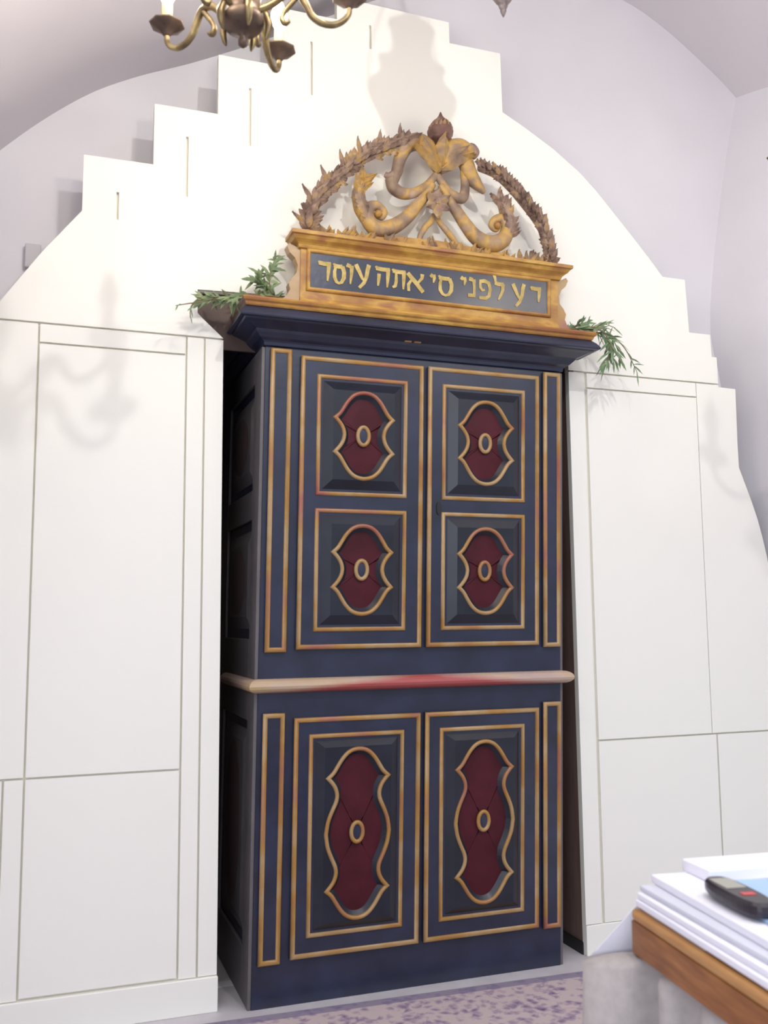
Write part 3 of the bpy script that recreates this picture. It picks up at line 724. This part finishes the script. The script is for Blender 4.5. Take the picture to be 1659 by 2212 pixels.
sk = link('table_skirt', bm, M['skirt'], smooth=True); md = sk.modifiers.new('thick', 'SOLIDIFY'); md.thickness = .003
tag(sk, 'beige-grey gathered cloth hanging to the floor under the wooden tabletop', 'cloth')

# white cloth on the table, falling over the far left corner
bm = bmesh.new(); rows = []
nU = 14
edge = []
for i in range(nU+1):
    u = i/nU; x = .92*(1-u)+.012*u                   # along the far edge towards the left corner
    edge.append((x, u))
for j in range(9):
    t = j/8; row = []
    for x, u in edge:
        fold = .012*math.sin(x*34)*t
        if t < .25:  X, Y, Z = x, -.28+t/.25*.285, .8235+.002*math.sin(x*9)
        else:
            s = (t-.25)/.75; dz = s*(.10+.05*u)
            X, Y, Z = x-(.080*u**3)*s, .008+.03*s+fold+.050*u**4*s, .8235-dz*.86-.004*s*u
        row.append(bm.verts.new(tw(X, Y, Z)))
    rows.append(row)
for a, b in zip(rows, rows[1:]):
    for i in range(len(a)-1): bm.faces.new((a[i], a[i+1], b[i+1], b[i]))
cl = link('table_cover', bm, M['cloth'], smooth=True); md = cl.modifiers.new('thick', 'SOLIDIFY'); md.thickness = .003
tag(cl, 'white cloth falling over the far left corner of the wooden table', 'cloth')

# layered folded papers / cloths along the left edge
def sheet(name, x0, x1, y0, y1, z0, z1, m, label, cat, rz=0, group=None, bev=.003):
    c = tw((x0+x1)/2, (y0+y1)/2, z0); bm = bmesh.new(); hx, hy = (x1-x0)/2, (y1-y0)/2
    box(bm, -hx, hx, -hy, hy, 0, z1-z0, bev)
    o = link(name, bm, m); o.location = c; o.rotation_euler[2] = -R(8.5)+rz
    tag(o, label, cat, group); return o
sheet('paper_stack', .002, .80, -.95, -.008, .8275, .842, M['paper'], 'lowest white paper stack lying directly on the wooden table edge', 'papers', 0)
sheet('paper_stack', .010, .79, -.94, -.006, .8425, .856, M['paper'], 'white paper stack under the grey folder on the table', 'papers', R(.5))
sheet('folder', .024, .78, -.93, .004, .8565, .868, M['paper2'], 'grey folder between the white stacks on the table', 'folder', R(.9))
sheet('paper_stack', .046, .76, -.90, .008, .8685, .886, M['paper'], 'topmost white paper stack under the black phone on the table', 'papers', R(-.6))
sheet('paper_stack', .135, .76, -.075, .035, .8865, .912, M['paper'], 'white paper pile at the far side of the table by the panelling', 'papers', R(2))
sheet('booklet', .105, .30, -.42, -.098, .8865, .894, M['blue'], 'pale blue booklet beneath the black phone', 'booklet', R(-6))
# phone
ph = empty('mobile_phone', (-.160, -2.092, .8945), 0); ph.rotation_euler[2] = R(-10); ph.scale = (1.22, 1.22, 1.15)
tag(ph, 'black rounded mobile phone lying on the white papers at the right edge', 'phone')
bm = bmesh.new(); o = []
for i in range(32):
    a = 2*math.pi*i/32; c, s = math.cos(a), math.sin(a)
    o.append((.0275*math.copysign(abs(c)**.6, c), .085*math.copysign(abs(s)**.75, s)))
rows = []
for z, k in ((0, .88), (.005, .98), (.012, 1), (.019, .97), (.024, .84)):
    rows.append([bm.verts.new((x*k, y*(1-(1-k)*.5), z)) for x, y in o])
for a, b in zip(rows, rows[1:]):
    for i in range(32): bm.faces.new((a[i], a[(i+1) % 32], b[(i+1) % 32], b[i]))
bm.faces.new(rows[0][::-1]); bm.faces.new(rows[-1]); link('body', bm, M['phone'], ph, smooth=False)
bm = bmesh.new(); box(bm, -.017, .018, .006, .062, .0235, .0252, .0006); link('screen', bm, M['screen'], ph)
bm = bmesh.new(); box(bm, -.010, .012, -.034, -.020, .0238, .0250, .0004); link('red_key', bm, M['redmark'], ph)

# ------------------------------------------------------------------ chandelier
def chandelier(CX, CY, dz, rot, rodtop, label, en):
    CO = Vector((CX, CY, 2.97))
    CH = empty('chandelier', (CX, CY, 2.97)); tag(CH, label, 'chandelier')
    def Q(name, bm, m, parent=None, smooth=True): return link(name, bm, m, parent or CH, None, smooth, CO)
    bm = bmesh.new()
    lathe(bm, [(.004, 2.985), (.012, 2.992), (.013, 3.006), (.008, 3.018), (.022, 3.028), (.046, 3.038), (.056, 3.052), (.058, 3.066), (.050, 3.078), (.040, 3.086), (.046, 3.10), (.048, 3.13), (.030, 3.15), (.020, 3.19), (.034, 3.23), (.044, 3.28), (.034, 3.33), (.018, 3.37), (.014, 3.42)], (CX, CY, 0), 28)
    Q('hub', bm, M['brassdark'])
    bm = bmesh.new(); tube(bm, [(CX, CY, 3.41), (CX, CY, rodtop-dz)], .007, 8)
    lathe(bm, [(.008, rodtop-dz-.06), (.05, rodtop-dz-.025), (.06, rodtop-dz+.002)], (CX, CY, 0), 20); Q('hanging_rod', bm, M['brass'])
    RA = .288
    armA = [56.3+72*k for k in range(5)]; armA[0] = 57; armA[1] = 127.5; armA[4] = -12
    for i, ad in enumerate(armA):
        a = R(ad); c, s = math.cos(a), math.sin(a)
        def rp(r, z, t=0): return (CX+r*c-t*s, CY+r*s+t*c, z)
        bm = bmesh.new()
        tube(bm, catmull([rp(.035, 3.095), rp(.075, 3.115), (rp(.115, 3.148)), rp(.150, 3.150), rp(.170, 3.122), rp(.186, 3.092), rp(.212, 3.073), rp(.245, 3.070), rp(.272, 3.084), rp(.286, 3.104), rp(.288, 3.124)], 5), [.010, .011, .011, .010, .009, .008, .008], 10)
        tube(bm, catmull([rp(.150, 3.148), rp(.128, 3.120), rp(.112, 3.098), rp(.104, 3.078), rp(.112, 3.064), rp(.124, 3.072)], 4), [.007, .008, .007, .009, .006], 8)   # hanging curl
        leaf = [rp(.06, 3.09), rp(.070, 3.06), rp(.066, 3.03), rp(.060, 3.012)]
        tube(bm, catmull(leaf, 4), [.008, .011, .008, .002], 8)
        arm = Q('arm', bm, M['brass'])
        bx0, by0, _ = rp(RA, 0)
        bm = bmesh.new(); lathe(bm, [(.006, 3.118), (.012, 3.126), (.020, 3.136), (.034, 3.145), (.047, 3.153), (.049, 3.157), (.044, 3.158), (.016, 3.154), (.016, 3.166), (.013, 3.170)], (bx0, by0, 0), 24, 8, .05)
        Q('drip_pan', bm, M['brassdark'], arm)
        bm = bmesh.new(); lathe(bm, [(.0150, 3.156), (.0152, 3.20), (.0148, 3.222), (.008, 3.224)], (bx0, by0, 0), 18)
        Q('candle_sleeve', bm, M['candle'], arm)
        bm = bmesh.new(); lathe(bm, [(.008, 3.222), (.016, 3.230), (.025, 3.250), (.024, 3.272), (.013, 3.300), (.004, 3.322)], (bx0, by0, 0), 18)
        Q('bulb', bm, M['bulb'], arm)
        ld = bpy.data.lights.new('bulb_light', 'POINT'); ld.energy = en; ld.color = (1, .90, .74); ld.shadow_soft_size = .02
        lo = bpy.data.objects.new('bulb_light', ld); COL.objects.link(lo); lo.location = Vector((bx0, by0, 3.335))-CO; lo.parent = arm
    CH.location.z += dz; CH.rotation_euler[2] = rot
chandelier(-.994, -1.294, 0, 0, 3.855, 'aged brass chandelier with curved candle arms hanging at the upper left', 3.6)
chandelier(1.118, -1.398, -.12, R(8.5), 4.735, 'brass chandelier just off the right edge, its candle arm tip showing', 2.6)

# ------------------------------------------------------------------ hanging eternal lamp
LX, LY = 0.0, -.90
hl = empty('hanging_lamp', (LX, LY, 3.543)); tag(hl, 'dark pointed hanging lamp whose tip enters the frame at top right of centre', 'lamp')
HO = Vector((LX, LY, 3.543))
bm = bmesh.new()
lathe(bm, [(.002, 3.543), (.008, 3.556), (.0115, 3.566), (.009, 3.570), (.014, 3.577), (.0165, 3.585), (.013, 3.589), (.024, 3.598), (.032, 3.610), (.040, 3.622), (.038, 3.632), (.046, 3.645), (.060, 3.67), (.075, 3.71), (.085, 3.76), (.10, 3.82), (.145, 3.90), (.152, 3.945), (.132, 3.97), (.11, 3.985), (.105, 4.01), (.115, 4.03), (.11, 4.045), (.075, 4.06)], (LX, LY, 0), 32)
link('bowl', bm, M['bronze'], hl, None, True, HO)
bm = bmesh.new(); lathe(bm, [(.072, 4.058), (.066, 4.09), (.070, 4.13), (.082, 4.15), (.075, 4.17), (.052, 4.185), (.03, 4.19), (.018, 4.22), (.012, 4.30)], (LX, LY, 0), 28)
link('lamp_cover', bm, M['bronze'], hl, None, True, HO)
for k in range(3):
    a = R(170+120*k); bm = bmesh.new()
    tube(bm, catmull([(LX+.150*math.cos(a), LY+.150*math.sin(a), 3.95), (LX+.135*math.cos(a), LY+.135*math.sin(a), 4.08), (LX+.09*math.cos(a), LY+.09*math.sin(a), 4.22), (LX+.01*math.cos(a), LY+.01*math.sin(a), 4.405)], 5), .003, 6)
    link('chain', bm, M['bronze'], hl, None, True, HO)

# small grey box on the wall peeping over the left panelling
bm = bmesh.new(); box(bm, -.03, .03, -.03, 0, 0, .10, .004)
gb = link('junction_box', bm, M['greybox']); gb.location = (-1.535, YB, 2.875); tag(gb, 'small grey box on the plaster wall over the left panelling edge', 'box')

# ------------------------------------------------------------------ light
w = bpy.data.worlds.new('room_world'); SC.world = w; w.use_nodes = True
nt = w.node_tree; bg = nt.nodes['Background']; bg.inputs[1].default_value = 1.0
tc = nt.nodes.new('ShaderNodeTexCoord'); sx = nt.nodes.new('ShaderNodeSeparateXYZ'); wr = nt.nodes.new('ShaderNodeValToRGB')   # rest of the hall: dim furniture below, bright vaults above
e = wr.color_ramp.elements; e.new(.5); e.new(.6)
for el, (p, c) in zip(e, [(.40, (.16, .16, .18)), (.52, (.32, .325, .36)), (.68, (.70, .74, .83)), (.88, (.95, .98, 1.06))]): el.position = p; el.color = (*c, 1)
mz = nt.nodes.new('ShaderNodeMath'); mz.operation = 'MULTIPLY_ADD'; mz.inputs[1].default_value = .5; mz.inputs[2].default_value = .5
nt.links.new(tc.outputs['Generated'], sx.inputs[0]); nt.links.new(sx.outputs['Z'], mz.inputs[0]); nt.links.new(mz.outputs[0], wr.inputs[0]); nt.links.new(wr.outputs[0], bg.inputs[0])
def point(name, loc, e, col, size):
    l = bpy.data.lights.new(name, 'POINT'); l.energy = e; l.color = col; l.shadow_soft_size = size
    o = bpy.data.objects.new(name, l); COL.objects.link(o); o.location = loc; return o
point('lamp_behind', (-.10, -3.08, 4.22), 72, (1, .98, .94), .03)          # bulb of the next chandelier in the hall
point('lamp_flame', (LX, LY, 4.26), 2.5, (1, .97, .93), .03)               # light of the hanging lamp itself
def area(name, loc, aim, e, col, sx, sy):
    l = bpy.data.lights.new(name, 'AREA'); l.shape = 'RECTANGLE'; l.size = sx; l.size_y = sy; l.energy = e; l.color = col
    o = bpy.data.objects.new(name, l); COL.objects.link(o); o.location = loc
    o.rotation_euler = (Vector(aim)-Vector(loc)).to_track_quat('-Z', 'Y').to_euler(); return o
area('window_daylight', (-3.2, -5.2, 2.6), (0, 0, 1.5), 34, (.84, .92, 1), 1.6, 2.4)
SC.view_settings.view_transform = 'Standard'; SC.view_settings.look = 'None'; SC.view_settings.gamma = 1; SC.view_settings.use_curve_mapping = False
SC.view_settings.exposure = .72
